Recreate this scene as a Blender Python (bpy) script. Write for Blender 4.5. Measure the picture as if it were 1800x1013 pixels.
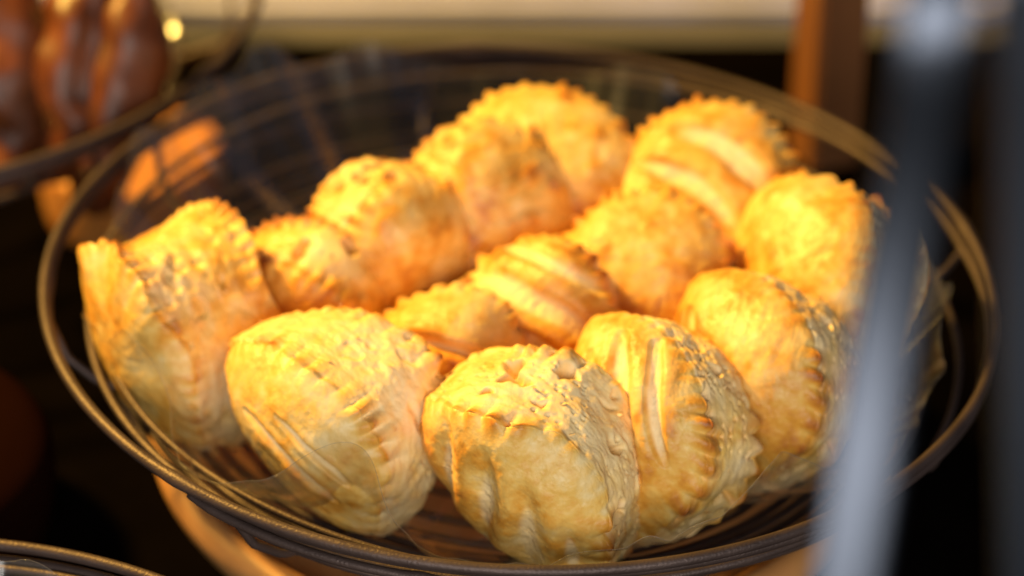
import bpy, math, random
import numpy as np

# ------------------------------------------------------------------ camera, world, lights, exposure
sc = bpy.context.scene
for o in list(bpy.data.objects):
    bpy.data.objects.remove(o, do_unlink=True)
COL = sc.collection
RIM_Z = 0.085                       # height of the basket rim above the counter (metres)
EL = math.radians(33.0)
CAM_D = 0.92

cd = bpy.data.cameras.new('camera')
cam = bpy.data.objects.new('camera', cd)
COL.objects.link(cam)
cam.location = (0, -CAM_D * math.cos(EL), RIM_Z + CAM_D * math.sin(EL))
cam.rotation_euler = (math.pi / 2 - EL, 0, 0)
cd.lens = 100
cd.sensor_width = 36
cd.shift_x = -18 / 1800
cd.shift_y = -20.5 / 1800
cd.clip_start = 0.02
cd.clip_end = 50
cd.dof.use_dof = True
cd.dof.focus_distance = 0.805
cd.dof.aperture_fstop = 4.6
sc.camera = cam

wd = bpy.data.worlds.new('World')
sc.world = wd
wd.use_nodes = True
wd.node_tree.nodes['Background'].inputs[0].default_value = (0.55, 0.68, 1.0, 1)
wd.node_tree.nodes['Background'].inputs[1].default_value = 0.050


def area(name, loc, target, size, energy, color, size_y=None):
    l = bpy.data.lights.new(name, 'AREA')
    l.energy = energy
    l.color = color
    l.size = size
    if size_y:
        l.shape = 'RECTANGLE'
        l.size_y = size_y
    o = bpy.data.objects.new(name, l)
    COL.objects.link(o)
    o.location = loc
    d = np.array(target, float) - np.array(loc, float)
    from mathutils import Vector
    o.rotation_euler = Vector(d).to_track_quat('-Z', 'Y').to_euler()
    return o


# the warm display lamp from the back left, and the cool window light from the front
area('warm_lamp', (-0.68, 0.30, 0.80), (0.02, 0.03, 0.08), 0.13, 30.0, (1.0, 0.61, 0.12))
area('window_light', (0.10, -1.00, 0.42), (0.0, 0.0, 0.09), 0.8, 9.5, (1.0, 0.96, 0.88), 0.5)

sc.view_settings.view_transform = 'Standard'
sc.view_settings.look = 'None'
sc.view_settings.exposure = 0.0
sc.view_settings.gamma = 1.0
sc.render.engine = 'CYCLES'
sc.cycles.max_bounces = 10
sc.cycles.transparent_max_bounces = 16
sc.cycles.caustics_reflective = False
sc.cycles.caustics_refractive = False
sc.cycles.sample_clamp_indirect = 4.0
sc.cycles.use_denoising = True

# ------------------------------------------------------------------ helpers


def hash3(ix, iy, iz, seed):
    h = (ix.astype(np.uint32) * np.uint32(374761393) + iy.astype(np.uint32) * np.uint32(668265263)
         + iz.astype(np.uint32) * np.uint32(2147483647 - 58) + np.uint32((seed * 974711 + 12345) & 0xffffffff))
    h = (h ^ (h >> np.uint32(13))) * np.uint32(1274126177)
    h = (h ^ (h >> np.uint32(16))) * np.uint32(2246822519)
    h = h ^ (h >> np.uint32(15))
    return h.astype(np.float64) / 4294967295.0


def noise(p, f, seed=0):
    """smooth value noise in [-1, 1]; p (..., 3)"""
    q = p * np.asarray(f, float) + 1000.0
    i = np.floor(q).astype(np.int64)
    u = q - i
    u = u * u * u * (u * (u * 6 - 15) + 10)
    r = 0
    for dx in (0, 1):
        for dy in (0, 1):
            for dz in (0, 1):
                wgt = ((u[..., 0] if dx else 1 - u[..., 0]) * (u[..., 1] if dy else 1 - u[..., 1])
                       * (u[..., 2] if dz else 1 - u[..., 2]))
                r = r + wgt * hash3(i[..., 0] + dx, i[..., 1] + dy, i[..., 2] + dz, seed)
    return r * 2 - 1


def fbm(p, f, seed=0, octv=3, gain=0.5):
    r, a, tot = 0, 1.0, 0
    f = np.asarray(f, float)
    for k in range(octv):
        r = r + a * noise(p, f * (2.03 ** k), seed + 17 * k)
        tot += a
        a *= gain
    return r / tot


def worley(p, f, seed=0):
    q = p * np.asarray(f, float) + 1000.0
    i = np.floor(q).astype(np.int64)
    best = np.full(q.shape[:-1], 9.0)
    for dx in (-1, 0, 1):
        for dy in (-1, 0, 1):
            for dz in (-1, 0, 1):
                c = i + np.array([dx, dy, dz])
                fx = c[..., 0] + hash3(c[..., 0], c[..., 1], c[..., 2], seed)
                fy = c[..., 1] + hash3(c[..., 0], c[..., 1], c[..., 2], seed + 5)
                fz = c[..., 2] + hash3(c[..., 0], c[..., 1], c[..., 2], seed + 9)
                d = (fx - q[..., 0]) ** 2 + (fy - q[..., 1]) ** 2 + (fz - q[..., 2]) ** 2
                best = np.minimum(best, d)
    return np.sqrt(best)


def sstep(a, b, x):
    t = np.clip((x - a) / (b - a), 0, 1)
    return t * t * (3 - 2 * t)


def mesh_from(name, verts, faces, attrs=None, smooth=True):
    """verts (N,3), faces (M,4) or (M,3) arrays"""
    verts = np.ascontiguousarray(verts, dtype=np.float32)
    faces = np.ascontiguousarray(faces, dtype=np.int32)
    used = np.unique(faces)
    remap = np.full(len(verts), -1, np.int32)
    remap[used] = np.arange(len(used), dtype=np.int32)
    verts = verts[used]
    faces = remap[faces]
    me = bpy.data.meshes.new(name)
    n, k = faces.shape
    me.vertices.add(len(verts))
    me.vertices.foreach_set('co', verts.ravel())
    me.loops.add(n * k)
    me.loops.foreach_set('vertex_index', faces.ravel())
    me.polygons.add(n)
    me.polygons.foreach_set('loop_start', np.arange(0, n * k, k, dtype=np.int32))
    me.polygons.foreach_set('loop_total', np.full(n, k, np.int32))
    me.polygons.foreach_set('use_smooth', np.full(n, smooth, bool))
    me.update(calc_edges=True)
    for an, av in (attrs or {}).items():
        at = me.attributes.new(an, 'FLOAT', 'POINT')
        at.data.foreach_set('value', np.ascontiguousarray(av.ravel()[used], dtype=np.float32))
    return me


def obj(name, me, mat, parent=None, label=None, cat=None, group=None, kind=None):
    o = bpy.data.objects.new(name, me)
    COL.objects.link(o)
    if mat and me is not None and not me.materials:
        me.materials.append(mat)
    o.parent = parent
    if label:
        o['label'] = label
    if cat:
        o['category'] = cat
    if group:
        o['group'] = group
    if kind:
        o['kind'] = kind
    return o


def grid_faces(nr, nc, wrap_c=True, wrap_r=False):
    r = np.arange(nr if wrap_r else nr - 1)
    c = np.arange(nc if wrap_c else nc - 1)
    R, C = np.meshgrid(r, c, indexing='ij')
    R2, C2 = (R + 1) % nr, (C + 1) % nc
    return np.stack([R * nc + C, R * nc + C2, R2 * nc + C2, R2 * nc + C], -1).reshape(-1, 4)


def tube(pts, rad, closed=False, seg=12):
    """tube mesh arrays along a polyline; rad scalar or per point"""
    pts = np.asarray(pts, float)
    n = len(pts)
    rad = np.broadcast_to(np.asarray(rad, float), (n,))
    if closed:
        tan = np.roll(pts, -1, 0) - np.roll(pts, 1, 0)
    else:
        tan = np.gradient(pts, axis=0)
    tan /= np.linalg.norm(tan, axis=1, keepdims=True) + 1e-12
    ref = np.array([0, 0, 1.0])
    s = np.cross(tan, ref)
    bad = np.linalg.norm(s, axis=1) < 1e-3
    s[bad] = np.cross(tan[bad], [1, 0, 0])
    s /= np.linalg.norm(s, axis=1, keepdims=True)
    b = np.cross(s, tan)
    a = np.linspace(0, 2 * math.pi, seg, endpoint=False)
    v = pts[:, None] + rad[:, None, None] * (np.cos(a)[None, :, None] * s[:, None] + np.sin(a)[None, :, None] * b[:, None])
    v = v.reshape(-1, 3)
    f = grid_faces(n, seg, True, closed)
    if not closed:                                       # rounded ends
        v = np.vstack([v, pts[0] - tan[0] * rad[0] * .6, pts[-1] + tan[-1] * rad[-1] * .6])
        i0, i1 = n * seg, n * seg + 1
        k = np.arange(seg)
        f = np.vstack([f, np.stack([k, np.full(seg, i0), np.full(seg, i0), (k + 1) % seg], 1)[:, [0, 1, 3, 3]],
                       np.stack([(n - 1) * seg + k, (n - 1) * seg + (k + 1) % seg, np.full(seg, i1), np.full(seg, i1)], 1)])
        f3 = f[-2 * seg:]
        f = f[:-2 * seg]
        return v, f, np.vstack([f3[:seg][:, [0, 1, 2]], f3[seg:][:, [0, 1, 2]]])
    return v, f, None


def tube_mesh(name, pts, rad, closed=False, seg=12):
    v, f, tri = tube(pts, rad, closed, seg)
    if tri is not None:
        f = np.vstack([np.stack([f[:, 0], f[:, 1], f[:, 2]], 1), np.stack([f[:, 0], f[:, 2], f[:, 3]], 1), tri])
    return mesh_from(name, v, f)


# ------------------------------------------------------------------ materials


def new_mat(name):
    m = bpy.data.materials.new(name)
    m.use_nodes = True
    nt = m.node_tree
    return m, nt, nt.nodes, nt.links, nt.nodes['Principled BSDF']


def ramp(nodes, stops):
    r = nodes.new('ShaderNodeValToRGB')
    el = r.color_ramp.elements
    while len(el) < len(stops):
        el.new(0.5)
    for e, (p, c) in zip(el, stops):
        e.position = p
        e.color = (*c, 1)
    return r


def pastry_material(name, tint=(1, 1, 1)):
    m, nt, N, L, bs = new_mat(name)
    bake = N.new('ShaderNodeAttribute'); bake.attribute_name = 'bake'
    pale = N.new('ShaderNodeAttribute'); pale.attribute_name = 'pale'
    tc = N.new('ShaderNodeTexCoord')
    n1 = N.new('ShaderNodeTexNoise'); n1.inputs['Scale'].default_value = 300; n1.inputs['Detail'].default_value = 6
    n1.inputs['Roughness'].default_value = 0.65
    n2 = N.new('ShaderNodeTexNoise'); n2.inputs['Scale'].default_value = 900; n2.inputs['Detail'].default_value = 3
    for n in (n1, n2):
        L.new(tc.outputs['Object'], n.inputs['Vector'])
    # mottled browning: attribute + fine noise
    ma = N.new('ShaderNodeMath'); ma.operation = 'MULTIPLY_ADD'
    L.new(n1.outputs['Fac'], ma.inputs[0]); ma.inputs[1].default_value = 0.50
    L.new(bake.outputs['Fac'], ma.inputs[2])
    mb = N.new('ShaderNodeMath'); mb.operation = 'SUBTRACT'; mb.inputs[1].default_value = 0.25
    L.new(ma.outputs[0], mb.inputs[0])
    r = ramp(N, [(0.0, (0.86, 0.65, 0.31)), (0.30, (0.81, 0.50, 0.125)), (0.55, (0.70, 0.32, 0.042)),
                 (0.78, (0.50, 0.175, 0.024)), (1.0, (0.24, 0.060, 0.010))])
    L.new(mb.outputs[0], r.inputs[0])
    r2 = ramp(N, [(0.0, (0.76, 0.50, 0.20)), (0.45, (0.88, 0.68, 0.37)), (1.0, (0.92, 0.79, 0.54))])
    L.new(n1.outputs['Fac'], r2.inputs[0])
    mix = N.new('ShaderNodeMix'); mix.data_type = 'RGBA'
    L.new(pale.outputs['Fac'], mix.inputs['Factor'])
    L.new(r.outputs[0], mix.inputs[6]); L.new(r2.outputs[0], mix.inputs[7])
    L.new(mix.outputs[2], bs.inputs['Base Color'])
    # gloss: egg wash on crust, matt where torn
    mr = N.new('ShaderNodeMapRange'); L.new(pale.outputs['Fac'], mr.inputs[0])
    mr.inputs[3].default_value = 0.34; mr.inputs[4].default_value = 0.62
    mr2 = N.new('ShaderNodeMath'); mr2.operation = 'MULTIPLY_ADD'
    L.new(n1.outputs['Fac'], mr2.inputs[0]); mr2.inputs[1].default_value = 0.22; L.new(mr.outputs[0], mr2.inputs[2])
    mr3 = N.new('ShaderNodeMath'); mr3.operation = 'SUBTRACT'; L.new(mr2.outputs[0], mr3.inputs[0]); mr3.inputs[1].default_value = 0.11
    L.new(mr3.outputs[0], bs.inputs['Roughness'])
    bs.inputs['IOR'].default_value = 1.42
    bs.inputs['Subsurface Weight'].default_value = 0.0
    bs.inputs['Subsurface Radius'].default_value = (1.0, 0.65, 0.28)
    bs.inputs['Subsurface Scale'].default_value = 0.004
    b1 = N.new('ShaderNodeBump'); b1.inputs['Strength'].default_value = 0.5; b1.inputs['Distance'].default_value = 0.0009
    L.new(n1.outputs['Fac'], b1.inputs['Height'])
    b2 = N.new('ShaderNodeBump'); b2.inputs['Strength'].default_value = 0.25; b2.inputs['Distance'].default_value = 0.0004
    L.new(n2.outputs['Fac'], b2.inputs['Height']); L.new(b1.outputs[0], b2.inputs['Normal'])
    L.new(b2.outputs[0], bs.inputs['Normal'])
    return m


def wire_material():
    m, nt, N, L, bs = new_mat('coated_wire')
    tc = N.new('ShaderNodeTexCoord')
    n = N.new('ShaderNodeTexNoise'); n.inputs['Scale'].default_value = 1200; n.inputs['Detail'].default_value = 3
    L.new(tc.outputs['Object'], n.inputs['Vector'])
    n2 = N.new('ShaderNodeTexNoise'); n2.inputs['Scale'].default_value = 70; n2.inputs['Detail'].default_value = 4
    L.new(tc.outputs['Object'], n2.inputs['Vector'])
    r = ramp(N, [(0.3, (0.064, 0.042, 0.037)), (0.7, (0.095, 0.064, 0.056))])
    L.new(n2.outputs['Fac'], r.inputs[0]); L.new(r.outputs[0], bs.inputs['Base Color'])
    bs.inputs['Metallic'].default_value = 0.5
    bs.inputs['Roughness'].default_value = 0.50
    bs.inputs['IOR'].default_value = 1.5
    b = N.new('ShaderNodeBump'); b.inputs['Strength'].default_value = 0.5; b.inputs['Distance'].default_value = 0.0004
    L.new(n.outputs['Fac'], b.inputs['Height']); L.new(b.outputs[0], bs.inputs['Normal'])
    return m


def wood_material(name, c0, c1, c2, scale=(60, 6, 60), rough=0.5, spec=0.4):
    m, nt, N, L, bs = new_mat(name)
    tc = N.new('ShaderNodeTexCoord')
    mp = N.new('ShaderNodeMapping'); mp.inputs['Scale'].default_value = scale
    mp.inputs['Rotation'].default_value = (0, 0, 0.5)
    L.new(tc.outputs['Object'], mp.inputs['Vector'])
    n = N.new('ShaderNodeTexNoise'); n.inputs['Scale'].default_value = 1.0; n.inputs['Detail'].default_value = 8
    n.inputs['Distortion'].default_value = 0.6
    L.new(mp.outputs[0], n.inputs['Vector'])
    r = ramp(N, [(0.25, c0), (0.5, c1), (0.75, c2)])
    L.new(n.outputs['Fac'], r.inputs[0]); L.new(r.outputs[0], bs.inputs['Base Color'])
    bs.inputs['Roughness'].default_value = rough
    bs.inputs['Specular IOR Level'].default_value = spec
    b = N.new('ShaderNodeBump'); b.inputs['Strength'].default_value = 0.2; b.inputs['Distance'].default_value = 0.0006
    L.new(n.outputs['Fac'], b.inputs['Height']); L.new(b.outputs[0], bs.inputs['Normal'])
    return m


def plain(name, col, rough=0.5, metal=0.0, nscale=40, var=0.25, bump=0.0, spec=0.5):
    m, nt, N, L, bs = new_mat(name)
    tc = N.new('ShaderNodeTexCoord')
    n = N.new('ShaderNodeTexNoise'); n.inputs['Scale'].default_value = nscale; n.inputs['Detail'].default_value = 5
    L.new(tc.outputs['Object'], n.inputs['Vector'])
    r = ramp(N, [(0.3, tuple(c * (1 - var) for c in col)), (0.7, tuple(min(1, c * (1 + var)) for c in col))])
    L.new(n.outputs['Fac'], r.inputs[0]); L.new(r.outputs[0], bs.inputs['Base Color'])
    bs.inputs['Roughness'].default_value = rough
    bs.inputs['Metallic'].default_value = metal
    bs.inputs['Specular IOR Level'].default_value = spec
    if bump:
        b = N.new('ShaderNodeBump'); b.inputs['Strength'].default_value = 0.4; b.inputs['Distance'].default_value = bump
        L.new(n.outputs['Fac'], b.inputs['Height']); L.new(b.outputs[0], bs.inputs['Normal'])
    return m


def film_material():
    m, nt, N, L, bs = new_mat('clear_film')
    N.remove(bs)
    out = N['Material Output']
    tr = N.new('ShaderNodeBsdfTransparent'); tr.inputs[0].default_value = (0.96, 0.955, 0.94, 1)
    gl = N.new('ShaderNodeBsdfGlossy'); gl.inputs['Roughness'].default_value = 0.20
    gl.inputs['Color'].default_value = (1, 1, 1, 1)
    fr = N.new('ShaderNodeFresnel'); fr.inputs['IOR'].default_value = 1.5
    tc = N.new('ShaderNodeTexCoord')
    n = N.new('ShaderNodeTexNoise'); n.inputs['Scale'].default_value = 45; n.inputs['Detail'].default_value = 4
    L.new(tc.outputs['Object'], n.inputs['Vector'])
    b = N.new('ShaderNodeBump'); b.inputs['Strength'].default_value = 0.25; b.inputs['Distance'].default_value = 0.002
    L.new(n.outputs['Fac'], b.inputs['Height'])
    L.new(b.outputs[0], gl.inputs['Normal'])
    mu = N.new('ShaderNodeMath'); mu.operation = 'MULTIPLY'; mu.inputs[1].default_value = 1.7
    L.new(fr.outputs[0], mu.inputs[0])
    mn = N.new('ShaderNodeMath'); mn.operation = 'MINIMUM'; mn.inputs[1].default_value = 0.30
    L.new(mu.outputs[0], mn.inputs[0])
    df = N.new('ShaderNodeBsdfTranslucent'); df.inputs[0].default_value = (0.75, 0.74, 0.72, 1)
    dd = N.new('ShaderNodeBsdfDiffuse'); dd.inputs[0].default_value = (0.75, 0.74, 0.72, 1)
    ad = N.new('ShaderNodeMixShader'); ad.inputs[0].default_value = 0.5
    L.new(df.outputs[0], ad.inputs[1]); L.new(dd.outputs[0], ad.inputs[2])
    hz = N.new('ShaderNodeMixShader'); hz.inputs[0].default_value = 0.045
    L.new(tr.outputs[0], hz.inputs[1]); L.new(ad.outputs[0], hz.inputs[2])
    mx = N.new('ShaderNodeMixShader')
    L.new(mn.outputs[0], mx.inputs[0]); L.new(hz.outputs[0], mx.inputs[1]); L.new(gl.outputs[0], mx.inputs[2])
    L.new(mx.outputs[0], out.inputs[0])
    return m


M_PASTRY = pastry_material('puff_pastry')
M_WIRE = wire_material()
M_OAK = wood_material('oak', (0.38, 0.165, 0.05), (0.50, 0.235, 0.075), (0.58, 0.29, 0.105))
M_ORANGE = wood_material('orange_wood', (0.46, 0.17, 0.032), (0.56, 0.22, 0.045), (0.62, 0.26, 0.06))
M_POST = wood_material('stained_wood', (0.13, 0.045, 0.014), (0.18, 0.068, 0.022), (0.22, 0.088, 0.030), (20, 20, 4))
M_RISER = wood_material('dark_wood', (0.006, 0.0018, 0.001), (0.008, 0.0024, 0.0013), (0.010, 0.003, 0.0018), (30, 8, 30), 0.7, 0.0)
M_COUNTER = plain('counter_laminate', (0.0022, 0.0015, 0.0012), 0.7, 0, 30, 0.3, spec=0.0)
M_LEDGE = plain('painted_ledge', (0.56, 0.56, 0.78), 0.6, 0, 25, 0.08)
M_LEDGE2 = plain('grey_ledge', (0.10, 0.095, 0.11), 0.6, 0, 25, 0.08)
M_METAL = plain('brushed_steel', (0.070, 0.080, 0.105), 0.32, 1.0, 60, 0.06)
M_FILM = film_material()
M_EDGE = plain('film_edge', (0.20, 0.18, 0.17), 0.15, 0, 40, 0.1)
M_ROLL = plain('glazed_roll_crust', (0.13, 0.032, 0.007), 0.42, 0, 60, 0.55, 0.002)

# ------------------------------------------------------------------ setting


def box_mesh(name, x0, x1, y0, y1, z0, z1, bev=0.002):
    import bmesh
    bm = bmesh.new()
    bmesh.ops.create_cube(bm, size=1)
    for v in bm.verts:
        v.co = ((x0 + x1) / 2 + v.co.x * (x1 - x0), (y0 + y1) / 2 + v.co.y * (y1 - y0), (z0 + z1) / 2 + v.co.z * (z1 - z0))
    bmesh.ops.bevel(bm, geom=list(bm.edges), offset=bev, segments=2, affect='EDGES')
    me = bpy.data.meshes.new(name)
    bm.to_mesh(me)
    bm.free()
    return me


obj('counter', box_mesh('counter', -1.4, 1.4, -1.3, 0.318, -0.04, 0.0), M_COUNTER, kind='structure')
obj('back_ledge', box_mesh('back_ledge', -1.4, 1.4, 0.318, 0.352, -0.05, -0.006, 0.004), M_LEDGE2, kind='structure')
obj('back_shelf', box_mesh('back_shelf', -1.4, 1.4, 0.3525, 0.40, -0.06, 0.004, 0.006), M_LEDGE, kind='structure')
obj('floor', box_mesh('floor', -1.4, 1.4, 0.405, 2.5, -0.20, -0.15), M_LEDGE2, kind='structure')

# ------------------------------------------------------------------ wire basket, plate, liner


def hoop(R, z, tilt=0.0, tdir=0.0, wob=0.0, seed=0, n=200, ox=0, oy=0):
    a = np.linspace(0, 2 * math.pi, n, endpoint=False)
    rr = R + wob * np.sin(2 * a + seed) + wob * .6 * np.sin(3 * a + 1.7 * seed)
    zz = z + R * math.tan(tilt) * np.cos(a - tdir) + wob * .5 * np.sin(3 * a + seed * 2.3)
    return np.stack([rr * np.cos(a) + ox, rr * np.sin(a) + oy, zz], 1)


def lumpy(n, r, seed):
    rng = np.random.default_rng(seed)
    k = np.full(n, r)
    for c in rng.uniform(0, n, 3):
        d = np.minimum(np.abs(np.arange(n) - c), n - np.abs(np.arange(n) - c))
        k = k * (1 + 0.28 * np.exp(-(d / 1.6) ** 2))
    return k


def make_basket(loc, label, rot=(0, 0, 0), s=1.0, group='wire baskets of baked goods', seed=0, ribs=True):
    root = obj('wire_basket', None, None, None, label, 'basket', group)
    root.location = loc
    root.rotation_euler = rot
    D = math.radians
    # z is measured from the rim plane
    rims = [(0.1524, 0.001, D(0.0), 0, 0.0005, 1), (0.1512, -0.0026, D(0.5), D(250), 0.0006, 2.2)]
    inner = [(0.1450, -0.0070, D(1.2), D(60), 0.0010, 0.4), (0.1390, -0.0130, D(1.2), D(200), 0.0014, 3.1)]
    low = [(rr_, -0.0395 + 0.0165 * max(0, (rr_ - 0.09) / 0.042) ** 1.5, 0, 0, 0.0006, 5 + q_) for q_, rr_ in enumerate((0.132, 0.126, 0.120, 0.113, 0.106, 0.098, 0.090, 0.080, 0.068, 0.054) if seed == 0 else (0.120, 0.090, 0.054))]  # main basket: extra floor rings added to darken the gaps between turnovers
    for i, (R, z, t, td, wob, sd) in enumerate(rims + inner + low):
        nm = 'rim_wire' if i < 2 else ('inner_wire' if i < 4 else 'floor_and_shade_wire')
        r = (0.0018, 0.0017, 0.0013, 0.0011)[i] if i < 4 else 0.0014
        p = hoop(R, z, t, td, wob, sd + seed, 240, (0, 0, 0.006, 0.004)[i] if i < 4 else 0)
        obj(nm, tube_mesh(nm, p, lumpy(240, r, i + seed), True, 12), M_WIRE, root)
    aw = np.radians(np.linspace(231, 263, 60)) + (0 if seed == 0 else seed)
    ew = np.stack([0.1528 * np.cos(aw), 0.1528 * np.sin(aw), -0.0042 + 0.0022 * np.linspace(1, -.4, 60) ** 2], 1)
    rw = 0.0015 * (0.55 + 0.45 * np.minimum(1, np.minimum(np.arange(60), 59 - np.arange(60)) / 6)) * (1 + .25 * np.exp(-((np.arange(60) - 52) / 2.0) ** 2))
    obj('rim_wire', tube_mesh('rim_wire', ew, rw, False, 10), M_WIRE, root)
    for k in range(8):
        a = k * math.pi / 4 + 0.21 + seed
        rr = np.array([0.1512, 0.147, 0.138, 0.120, 0.090, 0.050])
        zz = np.array([-0.0035, -0.014, -0.022, -0.0295, -0.0395, -0.0425])
        u = np.linspace(0, 1, 30)
        uu = np.linspace(0, 1, 6)
        r_ = np.interp(u, uu, rr); z_ = np.interp(u, uu, zz)
        p = np.stack([r_ * np.cos(a + .12 * u), r_ * np.sin(a + .12 * u), z_], 1)
        obj('rib_wire', tube_mesh('rib_wire', p, 0.0014, False, 8), M_WIRE, root)
    return root


main_basket = make_basket((0, 0, RIM_Z), 'large round black wire basket holding the golden turnovers', (0, math.radians(2.3), 0))
left_basket = make_basket((-0.2535, 0.1970, RIM_Z), 'blurred wire basket of brown glazed rolls at upper left', (0, 0, 0.9), seed=2)
front_basket = make_basket((-0.1759, -0.2664, RIM_Z - 0.02), 'dark wire basket rim cut off by the lower left corner', (0, 0, 0.4), seed=4)


def lathe_mesh(name, prof, n=160):
    prof = np.asarray(prof, float)
    a = np.linspace(0, 2 * math.pi, n, endpoint=False)
    v = np.stack([prof[:, 0][:, None] * np.cos(a), prof[:, 0][:, None] * np.sin(a), np.repeat(prof[:, 1][:, None], n, 1)], -1)
    return mesh_from(name, v.reshape(-1, 3), grid_faces(len(prof), n, True)[:, ::-1])


def smooth_prof(pts, k=8):
    pts = np.asarray(pts, float)
    for _ in range(3):                                   # Chaikin
        q = [pts[0]]
        for a, b in zip(pts[:-1], pts[1:]):
            q += [a * .75 + b * .25, a * .25 + b * .75]
        q.append(pts[-1])
        pts = np.array(q)
    return pts


PLATE = smooth_prof([(0.0005, 0.018), (0.085, 0.018), (0.100, 0.0185), (0.109, 0.0225), (0.1135, 0.0295), (0.1165, 0.0315),
                     (0.1210, 0.0305), (0.1245, 0.026), (0.1190, 0.014), (0.108, 0.004), (0.090, 0.001), (0.0005, 0.001)])
plate_me = lathe_mesh('wooden_plate', PLATE)
stand_me = lathe_mesh('wooden_stand', smooth_prof([(0.0005, 0.030), (0.030, 0.030), (0.0355, 0.0295), (0.0365, 0.026), (0.035, 0.004), (0.033, 0.0005), (0.0005, 0.0005)]))
p = obj('wooden_plate', plate_me, M_OAK, None, 'round pale wooden plate under the basket of golden turnovers', 'plate')
p.location = (0, 0, 0.006)
p = obj('wooden_stand', stand_me, M_ORANGE, None, 'glowing orange round wooden stand below the blurred upper left basket', 'stand')
p.location = (-0.1515, 0.1766, 0)


def liner_mesh(name, seed, lobes, n=720, m=26, R0=0.140, z0=-0.004, base=0.0):
    a = np.linspace(0, 2 * math.pi, n, endpoint=False)
    s = np.linspace(0, 1, m)
    S, A = np.meshgrid(s, a, indexing='ij')
    pa = np.stack([np.cos(A), np.sin(A), 0 * A], -1)
    edge = base + 0.004 * noise(pa, 3.0, seed) + 0.002 * noise(pa, 8.0, seed + 1)
    out = np.zeros_like(A)
    for (ac, wd_, h, o_) in lobes:
        d = np.abs((A - math.radians(ac) + math.pi) % (2 * math.pi) - math.pi)
        g = np.exp(-(d / math.radians(wd_)) ** 2)
        edge = edge + h * g
        out = out + o_ * g
    r = 0.045 + (R0 - 0.045) * S ** 0.8
    z = -0.038 + (z0 + 0.038 + edge) * S ** 2.4
    pleat = noise(pa * 1.0, 9.0, seed + 3) * 0.6 + noise(pa, 24.0, seed + 4) * 0.4
    r = r + out * S ** 3 + 0.0030 * pleat * S ** 2
    z = z + 0.0025 * noise(pa + S[..., None] * .15, 15.0, seed + 6) * S
    v = np.stack([r * np.cos(A), r * np.sin(A), z], -1)
    return mesh_from(name, v.reshape(-1, 3), grid_faces(m, n, True)), tube_mesh('film_edge', v[-1], 0.00005, True, 6)


LOBES = [(209, 6, 0.017, -0.004), (216, 5, 0.006, -0.006), (233, 6, 0.002, 0.002), (246, 7, 0.016, -0.018), (265, 6, -0.002, 0.001),
         (304, 6, 0.017, -0.008), (292, 5, 0.004, 0.0), (350, 12, 0.016, -0.004), (40, 16, -0.024, -0.01), (71, 7, 0.010, -0.004), (130, 7, 0.022, 0.004),
         (143, 6, 0.020, 0.002), (156, 6, 0.018, 0.002), (115, 7, 0.014, 0.0)]
def make_liner(loc, rot, label, *args):
    sheet, edge = liner_mesh('plastic_liner', *args)
    o = obj('plastic_liner', sheet, M_FILM, None, label, 'liner', 'clear basket liners')
    o.location = loc
    o.rotation_euler = rot
    obj('film_edge', edge, M_EDGE, o)


make_liner((0, 0, RIM_Z), (0, math.radians(2.3), 0), 'crinkled clear plastic sheet lining the basket of golden turnovers', 3, LOBES)
make_liner((-0.2535, 0.1970, RIM_Z), (0, 0, 0), 'clear plastic sheet lining the blurred basket of brown rolls', 11,
           [(30, 20, 0.004, 0), (200, 20, 0.012, 0)], 360, 18, 0.120, -0.030)
make_liner((-0.1759, -0.2664, RIM_Z - 0.02), (0, 0, 0), 'glinting clear plastic in the basket at the lower left corner', 15,
           [(80, 14, 0.012, 0), (50, 10, 0.012, 0), (110, 12, 0.012, 0)], 360, 18)

# ------------------------------------------------------------------ turnovers


def smooth_circ(x, sig):
    n = len(x)
    k = np.fft.fftfreq(n, 1.0 / n)
    g = np.exp(-0.5 * (2 * math.pi * k * sig / n) ** 2)
    return np.real(np.fft.ifft(np.fft.fft(x) * g))


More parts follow.
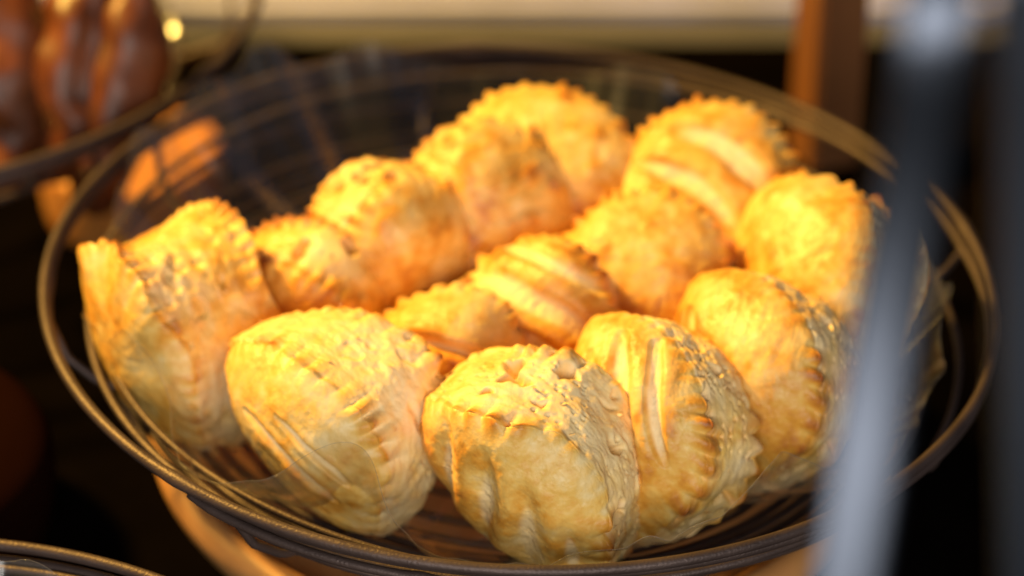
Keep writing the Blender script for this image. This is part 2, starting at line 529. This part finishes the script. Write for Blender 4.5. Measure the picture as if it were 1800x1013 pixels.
def make_turnover(loc, quat, dims, label, seed, nt=300, nq=84, nb=56, slashes=(), pitch=0.0052, crimp=0.0020,
                  wrinkle=1.0, brown=0.0, torn=1.0, flakes=0, rec=0.02, creamy=0.62, pitty=1.0, rib=0.25, teeth=0.35, gape=0.0, fingers=0.6, tpow=0.5):
    a, h, Tf, Tb, e = dims
    rng = np.random.default_rng(seed)
    # --- outline: crimped arc + fold
    s = np.linspace(0, 1, 400)
    ph = math.pi * (1 - s)
    skew = rng.uniform(-.12, .12)
    arc = np.stack([a * np.cos(ph) + skew * a * np.sin(ph) ** 2, h * np.sin(ph) ** 0.97], 1)
    s2 = np.linspace(0, 1, 260)[1:-1]
    fold = np.stack([a * (1 - 2 * s2), -0.16 * h * np.sin(math.pi * s2) ** 0.8], 1)
    poly = np.vstack([arc, fold])
    mk = np.concatenate([np.ones(400), np.zeros(258)])
    sa = np.concatenate([s, 1 - s2])
    cl = np.vstack([poly, poly[:1]])
    seg = np.linalg.norm(np.diff(cl, axis=0), axis=1)
    cum = np.concatenate([[0], np.cumsum(seg)])
    tt = np.linspace(0, cum[-1], nt, endpoint=False)
    ox = np.interp(tt, cum, cl[:, 0]); oy = np.interp(tt, cum, cl[:, 1])
    m = np.interp(tt, cum, np.append(mk, 1.0)); sarc = np.interp(tt, cum, np.append(sa, 0.0))
    ox, oy = smooth_circ(ox, nt * .007), smooth_circ(oy, nt * .007)
    m = np.clip(smooth_circ(m, nt * .012), 0, 1)
    oy = oy - 0.46 * h
    alen = tt
    # --- band half heights, ragged
    pt = np.stack([ox, oy, 0 * ox], 1)
    prof_e = 0.30 + 0.70 * np.sin(math.pi * np.clip(sarc, 0, 1)) ** 0.75
    prof_e = prof_e * (1 + 0.25 * gape * (1 - 2 * sarc)) + 0.75 * gape * (1 - sarc) ** 2.5
    ftap = 0.22 + 0.78 * np.clip(np.sin(math.pi * np.clip(sarc, 0, 1)), 0, 1) ** 0.7 + 0.5 * gape * (1 - sarc) ** 2.5
    ef = m * (e * prof_e * (1 + .32 * noise(pt, 60, seed + 1))) + (1 - m) * 0.5 * Tf * ftap
    eb = m * (e * prof_e * (1 + .22 * noise(pt, 70, seed + 2))) + (1 - m) * 0.5 * Tb * ftap
    ef = np.minimum(ef, Tf * (.88 + .2 * gape)); eb = np.minimum(eb, Tb * (.88 + .2 * gape))
    # --- rows
    q = np.linspace(0, 1, nq, endpoint=False)
    rho_c = np.sin(q * math.pi / 2) ** 1.0
    v = np.linspace(1, -1, nb)
    rows = 2 * nq + nb
    RHO = np.zeros((rows, nt)); Z = np.zeros((rows, nt)); V = np.zeros((rows, nt)); LIP = np.zeros((rows, nt))
    rho_c = rho_c[:, None]
    dome = np.clip(1 - rho_c ** 2.2, 0, 1) ** 0.68
    rad = np.hypot(ox, oy)[None]
    RHO[:nq] = rho_c; Z[:nq] = ef + (Tf - ef) * dome; V[:nq] = 1
    LIP[:nq] = np.hypot((1 - rho_c) * rad, (Z[:nq] - ef))
    vv = v[:, None]
    RHO[nq:nq + nb] = 1 - m * (rec + gape * .17 * (1 - sarc) ** 2) * (1 - vv ** 2) + (1 - m) * 0.17 * ftap * (1 - vv ** 2)
    Z[nq:nq + nb] = np.where(vv > 0, ef * vv, eb * vv); V[nq:nq + nb] = vv
    LIP[nq:nq + nb] = (1 - np.abs(vv)) * np.where(vv > 0, ef, eb)
    RHO[nq + nb:] = rho_c[::-1]; Z[nq + nb:] = -(eb + (Tb - eb) * dome[::-1]); V[nq + nb:] = -1
    LIP[nq + nb:] = np.hypot((1 - rho_c[::-1]) * rad, (Z[nq + nb:] + eb))
    P = np.stack([RHO * ox, RHO * oy, Z], -1)
    Mk = np.broadcast_to(m, (rows, nt))
    band = np.zeros((rows, nt)); band[nq:nq + nb] = sstep(0.0, 0.16, 1 - np.abs(vv)) * m
    # large scale deformation
    off = np.array([3.1, 7.7, 1.3]) * seed
    big = np.stack([noise(P + off, 22, seed + k) for k in (3, 4, 5)], -1)
    P = P + 0.0026 * big
    P[..., 2] += (rng.uniform(-1, 1) * 3.0) * P[..., 0] ** 2 - 4.0 * rng.uniform(0, 1) * P[..., 1] * np.abs(P[..., 1]) * .5

    def normals(P):
        dt = np.roll(P, -1, 1) - np.roll(P, 1, 1)
        dr = np.gradient(P, axis=0)
        n = np.cross(dr, dt)
        n /= np.linalg.norm(n, axis=-1, keepdims=True) + 1e-12
        for r_ in (0, -1):
            k = 2 if r_ == 0 else -3
            n[r_] = n[k].mean(0) / np.linalg.norm(n[k].mean(0))
        return n
    n = normals(P)
    if (n[nq // 2, :, 2].mean()) < 0:
        n = -n
    radial = np.stack([ox, oy, 0 * ox], -1); radial /= np.linalg.norm(radial, axis=-1, keepdims=True)
    radial = np.broadcast_to(radial, P.shape)
    Q = P + off
    crust = 1 - band
    # --- crimp teeth along the two lips
    ph = alen / pitch + 0.9 * noise(pt + seed, 42, seed + 8)
    ph2 = alen / (pitch * 1.07) + 0.9 * noise(pt - seed, 60, seed + 18) + .4
    tooth = np.where(V > 0, (np.sin(math.pi * ph) ** 2)[None] ** tpow, (np.sin(math.pi * ph2) ** 2)[None] ** tpow)
    al3 = np.stack([alen, 0 * alen, 0 * alen], -1) + seed
    irr = ((0.8 + 0.5 * noise(al3, 160, seed + 9)) * (teeth + (1 - teeth) * sstep(-.25, .35, noise(al3, 38, seed + 11))))[None]
    lipw = np.exp(-(LIP / 0.0029) ** 2) * Mk
    ribw = np.exp(-(LIP / 0.0055) ** 2) * Mk * crust
    tip = lipw * (tooth - 0.25) * irr
    inband = np.zeros((rows, nt)); inband[nq:nq + nb] = m
    finw = np.exp(-(LIP / 0.0062) ** 2) * inband * irr
    sgn = np.sign(V)
    d_vec = radial * (crimp * tip)[..., None]
    d_vec[..., 2] += 0.35 * crimp * tip * sgn
    dn = rib * 0.0010 * (tooth - .5) * ribw * irr + fingers * 0.0030 * (tooth - .45) * finw
    groove = np.exp(-((LIP - 0.0105) / 0.0016) ** 2) * Mk * crust
    dn = dn - 0.0006 * groove * rib * sstep(-.3, .4, noise(Q, 45, seed + 10))
    # --- crust relief
    lump = fbm(Q, 60, seed + 20, 2)
    bub = np.maximum(0, noise(Q, 150, seed + 23) - .15)
    stretch = np.array([70, 260, 70]) if seed % 2 else np.array([240, 80, 80])
    wr = 1 - np.abs(fbm(Q + .01 * big, stretch, seed + 26, 3)) * 2.4
    fine = fbm(Q, 420, seed + 29, 3)
    dn = dn + crust * (0.0007 * lump + 0.0007 * bub * wrinkle + 0.00020 * wr * wrinkle + 0.00020 * fine)
    # --- slashes on the front face
    pale = np.zeros((rows, nt)); shoulder = np.zeros((rows, nt))
    X, Y = P[..., 0] / a, P[..., 1] / a
    X = X + 0.022 * noise(Q, 90, seed + 31); Y = Y + 0.022 * noise(Q, 90, seed + 32)
    for (x0, y0, x1, y1, cv, wdt, dep, *soft) in slashes:
        Ls = math.hypot(x1 - x0, y1 - y0)
        tx, ty = (x1 - x0) / Ls, (y1 - y0) / Ls
        l = ((X - x0) * tx + (Y - y0) * ty) / Ls
        d = (-(X - x0) * ty + (Y - y0) * tx) - cv * (1 - (2 * l - 1) ** 2)
        win = np.clip(1 - (2 * l - 1) ** 2, 0, 1) ** (1.1 if soft else 0.5) * (l > 0) * (l < 1)
        win = win * (V > 0.2)
        w_ = 1.35 * wdt * (0.35 + 0.65 * win)
        g = np.exp(-(d / w_) ** 2) * win if soft else np.exp(-(d / w_) ** 4) * win
        dn = dn - .9 * dep * g + .00025 * g * fine
        sh = np.exp(-((np.abs(d) - 1.9 * w_) / (0.9 * w_)) ** 2) * win
        dn = dn + dep * .16 * sh * np.where(d > 0, 1.3, .5)
        pale = np.maximum(pale, sstep(.6, .95, g) * .8 if soft else sstep(.35, .85, g)); shoulder = np.maximum(shoulder, sh * sstep(.2, .6, win))
    # --- torn flaky band
    sel = band > 0.01
    Qb = Q[sel]
    # direction along the arc gets low frequency -> layered look
    lay = np.stack([np.broadcast_to(alen, (rows, nt))[sel], Z[sel] * 1.0, 0 * Z[sel] + seed], -1)
    lam = 1 - 2 * np.abs(fbm(lay + .0016 * np.stack([noise(Qb, 180, seed + 40)] * 3, -1), (45, 700, 1), seed + 41, 2, .35))
    pit = worley(Qb + .002 * np.stack([noise(Qb, 250, seed + k) for k in (43, 44, 45)], -1), (95, 95, 140), seed + 46)
    pits = sstep(0.46, 0.22, pit)
    pit2 = sstep(0.40, 0.08, worley(Qb, (330, 330, 420), seed + 47))
    tornn = fbm(Qb, (75, 75, 95), seed + 48, 3, .42)
    bd = np.zeros((rows, nt))
    bd[sel] = 0.00008 * lam + 0.00030 * (np.abs(fbm(Qb, (110, 110, 170), seed + 70, 3, .5)) * 2.2 - .5) + 0.0022 * tornn - pitty * 0.0055 * pits * sstep(-.1, .3, noise(Qb, 55, seed + 50)) - pitty * 0.0007 * pit2 * sstep(-.2, .4, noise(Qb, 90, seed + 51)) \
        + 0.00016 * fbm(Qb, 700, seed + 49, 2)
    dn = dn + bd * band * torn
    Pf = P + d_vec + n * dn[..., None]
    # --- colour fields of the bake
    mott = fbm(Q, 75, seed + 60, 3)
    mott2 = fbm(Q, 260, seed + 62, 3)
    bake = 0.375 + brown + 0.27 * mott + 0.24 * mott2 + 0.42 * np.clip(tip, 0, 1) + 0.16 * fingers * sstep(.5, .95, tooth) * finw + 0.10 * bub * wrinkle * 3 + 0.18 * shoulder \
        - 0.05 * wr - 0.18 * ribw * (1 - tooth) + 0.10 * (1 - Mk) * (np.abs(V) < .9)
    bake = bake - 0.10 * band + 0.10 * band * (np.abs(V) > .55)
    pb = np.zeros((rows, nt))
    pb[sel] = np.clip(creamy + 0.95 * fbm(Qb, 55, seed + 64, 4, .6) - 0.2 * pits + .12 * lam, 0, 1)
    pb = pb * (1 - .85 * fingers * sstep(.35, .75, tooth) * np.clip(finw * 1.3, 0, 1))
    pale = np.maximum(pale * (0.90 + .10 * noise(Q, 300, seed + 65)), pb * sstep(.25, .8, band))
    pale = np.maximum(pale, 0.15 * sstep(.15, .5, -mott) * crust)
    # --- split in three parts
    F = grid_faces(rows, nt, True)
    frow = np.repeat(np.arange(rows - 1), nt); fcol = np.tile(np.arange(nt), rows - 1)
    isband = (frow >= nq) & (frow < nq + nb - 1) & (m[fcol] > .5)
    half = nq + nb // 2
    root = obj('turnover', None, None, None, label, 'turnover', 'golden puff pastry turnovers in the basket')
    root.location = loc
    root.rotation_mode = 'QUATERNION'
    root.rotation_quaternion = quat
    Vt = Pf.reshape(-1, 3)
    # the outward side must follow the winding
    at = {'bake': np.clip(bake, 0, 1), 'pale': np.clip(pale, 0, 1)}
    obj('top_crust', mesh_from('top_crust', Vt, F[(~isband) & (frow < half)], at), M_PASTRY, root)
    obj('bottom_crust', mesh_from('bottom_crust', Vt, F[(~isband) & (frow >= half)], at), M_PASTRY, root)
    obj('flaky_edge', mesh_from('flaky_edge', Vt, F[isband], at), M_PASTRY, root)
    if flakes:
        idx = np.argwhere(band > .5)
        vs, fs, bk, pl = [], [], [], []
        for k in range(flakes):
            r_, c_ = idx[rng.integers(len(idx))]
            p0 = Pf[r_, c_]; nn = n[r_, c_]
            tg = Pf[r_, (c_ + 1) % nt] - Pf[r_, c_ - 1]; tg /= np.linalg.norm(tg) + 1e-9
            bt = np.cross(nn, tg)
            th = rng.normal(0, .5) + (0 if rng.random() < .5 else math.pi)
            dl = math.cos(th) * tg + math.sin(th) * bt
            dw = np.cross(nn, dl)
            ln_ = rng.uniform(.0010, .0034); wd_ = rng.uniform(.0003, .0009); lift = rng.uniform(.1, .6)
            base = len(vs)
            for j in range(5):
                u = j / 4
                cpt = p0 - nn * .0004 + dl * ln_ * u + nn * lift * ln_ * u * u + dw * .0003 * math.sin(5 * u + k)
                ww = wd_ * (1 - .75 * u ** 2) * (1 + .3 * math.sin(9 * u + k))
                for sg_ in (-1, 1):
                    vs.append(cpt + dw * ww * sg_ + nn * .0002 * math.sin(3 * k + 7 * u) * sg_)
                    bk.append(.25 + .3 * rng.random()); pl.append(rng.uniform(.3, .95))
            for j in range(4):
                b0 = base + 2 * j
                fs.append((b0, b0 + 1, b0 + 3, b0 + 2))
        obj('torn_flakes', mesh_from('torn_flakes', np.array(vs), np.array(fs), {'bake': np.array(bk), 'pale': np.array(pl)}),
            M_PASTRY, root, kind='stuff')
    return root


TURNOVERS = {
    'p1': ((-0.1055, -0.0323, 0.0890), (0.5222, 0.6864, -0.0739, -0.5008), (0.0380, 0.0440, 0.0260, 0.0220, 0.0180)),
    'p2': ((-0.0674, -0.0114, 0.0850), (0.5886, 0.7643, -0.0362, -0.2610), (0.0310, 0.0420, 0.0210, 0.0190, 0.0100)),
    'p3': ((-0.0439, 0.0063, 0.0910), (0.7009, 0.6144, 0.1071, 0.3460), (0.0340, 0.0470, 0.0230, 0.0210, 0.0110)),
    'p4': ((-0.0128, 0.0270, 0.0930), (0.8372, 0.4772, 0.0386, 0.2643), (0.0360, 0.0500, 0.0220, 0.0190, 0.0090)),
    'p5': ((0.0051, 0.0473, 0.0970), (0.9570, 0.2836, 0.0132, -0.0593), (0.0370, 0.0500, 0.0190, 0.0180, 0.0070)),
    'p6': ((0.0628, 0.0367, 0.0930), (0.9291, 0.3414, -0.0375, -0.1372), (0.0360, 0.0560, 0.0220, 0.0180, 0.0080)),
    'p7': ((0.0417, -0.0035, 0.0890), (0.9083, 0.3832, -0.0363, -0.1637), (0.0320, 0.0460, 0.0200, 0.0180, 0.0080)),
    'p8': ((0.0085, -0.0251, 0.0850), (0.8259, 0.4484, -0.0289, -0.3405), (0.0320, 0.0460, 0.0240, 0.0190, 0.0080)),
    'p9': ((-0.0209, -0.0412, 0.0830), (0.8571, 0.4764, -0.0132, -0.1953), (0.0280, 0.0420, 0.0230, 0.0190, 0.0070)),
    'p10': ((-0.0535, -0.0765, 0.0870), (0.5700, 0.6980, -0.0307, -0.4323), (0.0355, 0.0450, 0.0260, 0.0220, 0.0160)),
    'p11': ((0.0070, -0.0994, 0.0870), (0.5599, 0.7462, -0.0026, -0.3601), (0.0365, 0.0460, 0.0270, 0.0230, 0.0180)),
    'p12': ((0.0428, -0.0822, 0.0890), (0.5428, 0.5136, 0.0166, -0.6644), (0.0345, 0.0410, 0.0240, 0.0170, 0.0120)),
    'p13': ((0.0765, -0.0579, 0.0890), (0.5512, 0.4905, 0.0131, -0.6749), (0.0340, 0.0440, 0.0250, 0.0220, 0.0130)),
    'p14': ((0.0998, -0.0136, 0.0930), (0.6042, 0.4358, -0.0656, -0.6638), (0.0370, 0.0470, 0.0250, 0.0210, 0.0120)),
}
# slash: x0, y0, x1, y1, bow, half width (all in half chords), depth in metres
DIAG = [(-.75, -.35, -.05, .45, .08, .055, .0030), (-.40, -.50, .35, .40, .08, .06, .0032), (0.0, -.55, .70, .25, .08, .055, .0030)]
ALONG = [(-.70, .10, .65, .22, .10, .06, .0034), (-.80, -.18, .75, -.10, .08, .07, .0034), (-.6, -.42, .6, -.38, .06, .05, .003)]
INFO = {
    'p1': dict(label='turnover at the far left leaning on the rim with gaping ragged top', nt=400, nq=100, nb=90, flakes=30, crimp=.0015, wrinkle=.6, gape=.62, rec=.03, creamy=.25, fingers=.8, pitty=.25, rib=.15),
    'p2': dict(label='small deep orange turnover tucked behind the far left one', nt=240, nq=64, nb=48, brown=.16, crimp=.0016, flakes=20, creamy=.25, rec=-.03),
    'p3': dict(label='turnover with bumpy split edge, second from left in the back row', nt=240, nq=64, nb=48, crimp=.0016, brown=.07, flakes=20, creamy=.4, rec=-.03),
    'p4': dict(label='wrinkled turnover overlapping the rearmost one, scalloped along its upper left', nt=240, nq=64, nb=40, wrinkle=1.8, brown=.06, crimp=.0028, pitch=.0062, teeth=.8, tpow=.45),
    'p5': dict(label='rearmost turnover, its broad face round and scalloped along the top', nt=260, nq=70, nb=36, wrinkle=1.3, crimp=.0028, pitch=.0062, teeth=.8, tpow=.45),
    'p6': dict(label='turnover at back right with two wide pale slashes', nt=260, nq=70, nb=36, crimp=.0028, pitch=.0062, teeth=.8, tpow=.45,
               slashes=[(-.42, .42, .74, -.12, .12, .095, .0034), (-.66, .02, .42, -.48, .12, .075, .0032)]),
    'p7': dict(label='smooth yellow turnover in the middle with a pointed left tip', nt=260, nq=70, nb=36, crimp=.0026, pitch=.0062, teeth=.8, tpow=.45),
    'p8': dict(label='turnover in the centre with three pale slashes across its face', nt=300, nq=84, nb=44, crimp=.0020, pitch=.0058, teeth=.6,
               slashes=[(-.85, .34, .50, .56, .06, .05, .0026), (-.92, -.05, .75, .18, .06, .11, .0036), (-.7, -.46, .7, -.20, .06, .085, .0036)]),
    'p9': dict(label='small turnover with one deep crease, left of the centre one', nt=300, nq=84, nb=44, crimp=.0020, pitch=.0058, teeth=.6,
               slashes=[(-.80, .0, .85, .10, .04, .05, .0036, 1)]),
    'p10': dict(label='front left turnover with torn white top and two long thin slits', nt=480, nq=120, nb=110, flakes=45, crimp=.0021, rec=-.055, creamy=.36, fingers=.8, pitty=.2, wrinkle=.6, brown=-.03, rib=.12, pitch=.006,
                slashes=[(-.25, .14, .60, .16, .04, .032, .0022), (-.50, -.18, .62, -.10, .04, .042, .0026)]),
    'p11': dict(label='front centre turnover with pinched radial creases and hollow torn side', nt=480, nq=120, nb=110, flakes=45, crimp=.0022, rec=-.02, creamy=.44, fingers=.7, pitty=.9, rib=.12, wrinkle=.6, brown=-.06, pitch=.0064,
                slashes=[(-.40, .40, .10, -.75, .06, .10, .0036, 1), (.02, .40, .55, -.70, .06, .11, .0040, 1), (-.80, .25, -.35, -.75, .06, .08, .0030, 1), (.45, .30, .85, -.45, .05, .07, .0026, 1)]),
    'p12': dict(label='front turnover with sharp sawtooth lip and tall pale layered side', nt=480, nq=120, nb=110, flakes=30, crimp=.0023, pitch=.0062, rec=-.02, teeth=.3, creamy=.52, fingers=.4, pitty=1.2, rib=.3, wrinkle=.6, brown=.03,
                slashes=[(-.60, .34, .55, .30, .06, .045, .0028), (-.72, .04, .66, .0, .06, .075, .0034), (-.6, -.30, .5, -.34, .05, .07, .003)]),
    'p13': dict(label='half shaded turnover with layered side beside the metal upright', nt=420, nq=100, nb=100, flakes=25, crimp=.0017, pitch=.0066, rec=.0, creamy=.50, fingers=.3, pitty=1.1, rib=.15, wrinkle=.7, brown=.12,
                slashes=[(-.6, -.45, .0, -.50, .05, .07, .003)]),
    'p14': dict(label='smooth bright turnover partly hidden behind the metal upright', nt=300, nq=84, nb=60, crimp=.0018),
}
for i, (k, (loc, quat, dims)) in enumerate(TURNOVERS.items()):
    make_turnover(loc, quat, dims, seed=3 + 2 * i + (i % 3), **INFO[k])

# ------------------------------------------------------------------ neighbours and background


def roll_mesh(name, L, R, bend, seed, nt=72, nr=90):
    u = np.linspace(0, 1, nr)
    a = np.linspace(0, 2 * math.pi, nt, endpoint=False)
    U, A = np.meshgrid(u, a, indexing='ij')
    r = R * np.clip(1 - np.abs(2 * U - 1) ** 3.0, 0, 1) ** 0.5
    r = r * (1 + 0.025 * np.sin(2 * math.pi * 5 * U + A * 2))
    cx = bend * (1 - (2 * U - 1) ** 2)
    P = np.stack([cx + r * np.cos(A), r * np.sin(A), (U - .5) * L], -1)
    P = P + 0.0034 * np.stack([noise(P, 48, seed + k) for k in range(3)], -1) + 0.0012 * np.stack([noise(P, (160, 160, 50), seed + 7 + k) for k in range(3)], -1)
    return mesh_from(name, P.reshape(-1, 3), grid_faces(nr, nt, True)[:, ::-1])


ROLLS = [((-0.190, 0.128, 0.086), (-0.50, 0.03, 0.2), 'brown glazed roll cut off by the left edge of the photo'),
         ((-0.1645, 0.131, 0.087), (-0.52, 0.02, -0.3), 'upright brown glazed roll, second from the left edge'),
         ((-0.1480, 0.128, 0.082), (-0.45, 0.30, 0.1), 'leaning orange lit roll at the right of the brown rolls')]
for i, (l, r, lab) in enumerate(ROLLS):
    o = obj('glazed_roll', roll_mesh('glazed_roll', 0.088, (0.0150, 0.0145, 0.0150)[i], 0.004, 30 + i), M_ROLL, None, lab, 'roll', 'brown glazed rolls in the left basket')
    o.location = l
    o.rotation_euler = r

# dim wooden riser left of the basket
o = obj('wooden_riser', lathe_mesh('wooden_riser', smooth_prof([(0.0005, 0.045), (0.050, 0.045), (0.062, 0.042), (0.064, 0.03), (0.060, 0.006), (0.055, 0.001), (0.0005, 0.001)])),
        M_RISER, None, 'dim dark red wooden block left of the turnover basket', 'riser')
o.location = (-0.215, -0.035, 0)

# wooden post behind the basket
o = obj('wooden_post', box_mesh('wooden_post', -0.011, 0.011, -0.011, 0.011, 0, 0.34, 0.0015), M_POST, None, 'square brown wooden post behind the basket at right', 'post')
o.location = (0.1215, 0.2195, 0)
o.rotation_euler = (0, 0, math.radians(22))


# blurred metal uprights in the right foreground
def upright_mesh(name, path, w0, w1, th, ax):
    """flat bar with rounded edges and a rounded top, swept along a path from foot to top"""
    for _ in range(3):                                   # Chaikin smoothing
        q_ = [path[0]]
        for a_, b_ in zip(path[:-1], path[1:]):
            q_ += [a_ * .75 + b_ * .25, a_ * .25 + b_ * .75]
        q_.append(path[-1])
        path = np.array(q_)
    cum = np.concatenate([[0], np.cumsum(np.linalg.norm(np.diff(path, axis=0), axis=1))])
    Ls = cum[-1]
    cap = 0.55 * w1
    d = np.concatenate([np.linspace(0, Ls - cap, 70), Ls - cap + cap * np.sin(np.linspace(0, math.pi / 2, 14)[1:])])
    c = np.stack([np.interp(d, cum, path[:, k]) for k in range(3)], 1)
    tg = np.gradient(c, axis=0); tg /= np.linalg.norm(tg, axis=1, keepdims=True)
    ax = np.array(ax, float)
    a = np.linspace(0, 2 * math.pi, 32, endpoint=False)
    ca, sa_ = np.cos(a), np.sin(a)
    v = []
    for x, p_, t_ in zip(d, c, tg):
        e_ = ax - t_ * (ax @ t_); e_ /= np.linalg.norm(e_)
        n_ = np.cross(e_, t_)
        wd_ = w0 + (w1 - w0) * x / Ls
        k = 1.0 if x <= Ls - cap else max(.02, math.sqrt(max(0, 1 - ((x - Ls + cap) / cap) ** 2)))
        ex = np.sign(ca) * np.abs(ca) ** .6 * wd_ / 2 * k
        ey = np.sign(sa_) * np.abs(sa_) ** .8 * th / 2 * max(k, .4)
        v.append(p_ + ex[:, None] * e_ + ey[:, None] * n_)
    v = np.array(v)
    return mesh_from(name, v.reshape(-1, 3), grid_faces(len(d), 32, True))


st = obj('metal_stand', None, None, None, 'blurred grey metal uprights standing in the right foreground', 'stand')
st.location = (0.09, -0.35, 0)
UP = [([(0.0396, -0.4260, 0.0000), (0.0496, -0.3960, 0.1757), (0.0590, -0.3700, 0.2607), (0.0637, -0.3570, 0.3032), (0.0672, -0.3535, 0.3362), (0.0683, -0.3570, 0.3653), (0.0693, -0.3510, 0.3753), (0.0699, -0.3370, 0.3788)], 0.0150, 0.0130, 0.004),
      ([(0.1145, -0.3855, 0.0000), (0.1045, -0.3655, 0.1409), (0.0949, -0.3580, 0.2510), (0.0884, -0.3530, 0.3244), (0.0825, -0.3560, 0.3805)], 0.0130, 0.0130, 0.004)]
for (path, wa, wb, th) in UP:
    path = np.array(path) - np.array(st.location)
    obj('upright', upright_mesh('upright', path, wa, wb, th, (1, 0.12, 0)), M_METAL, st)
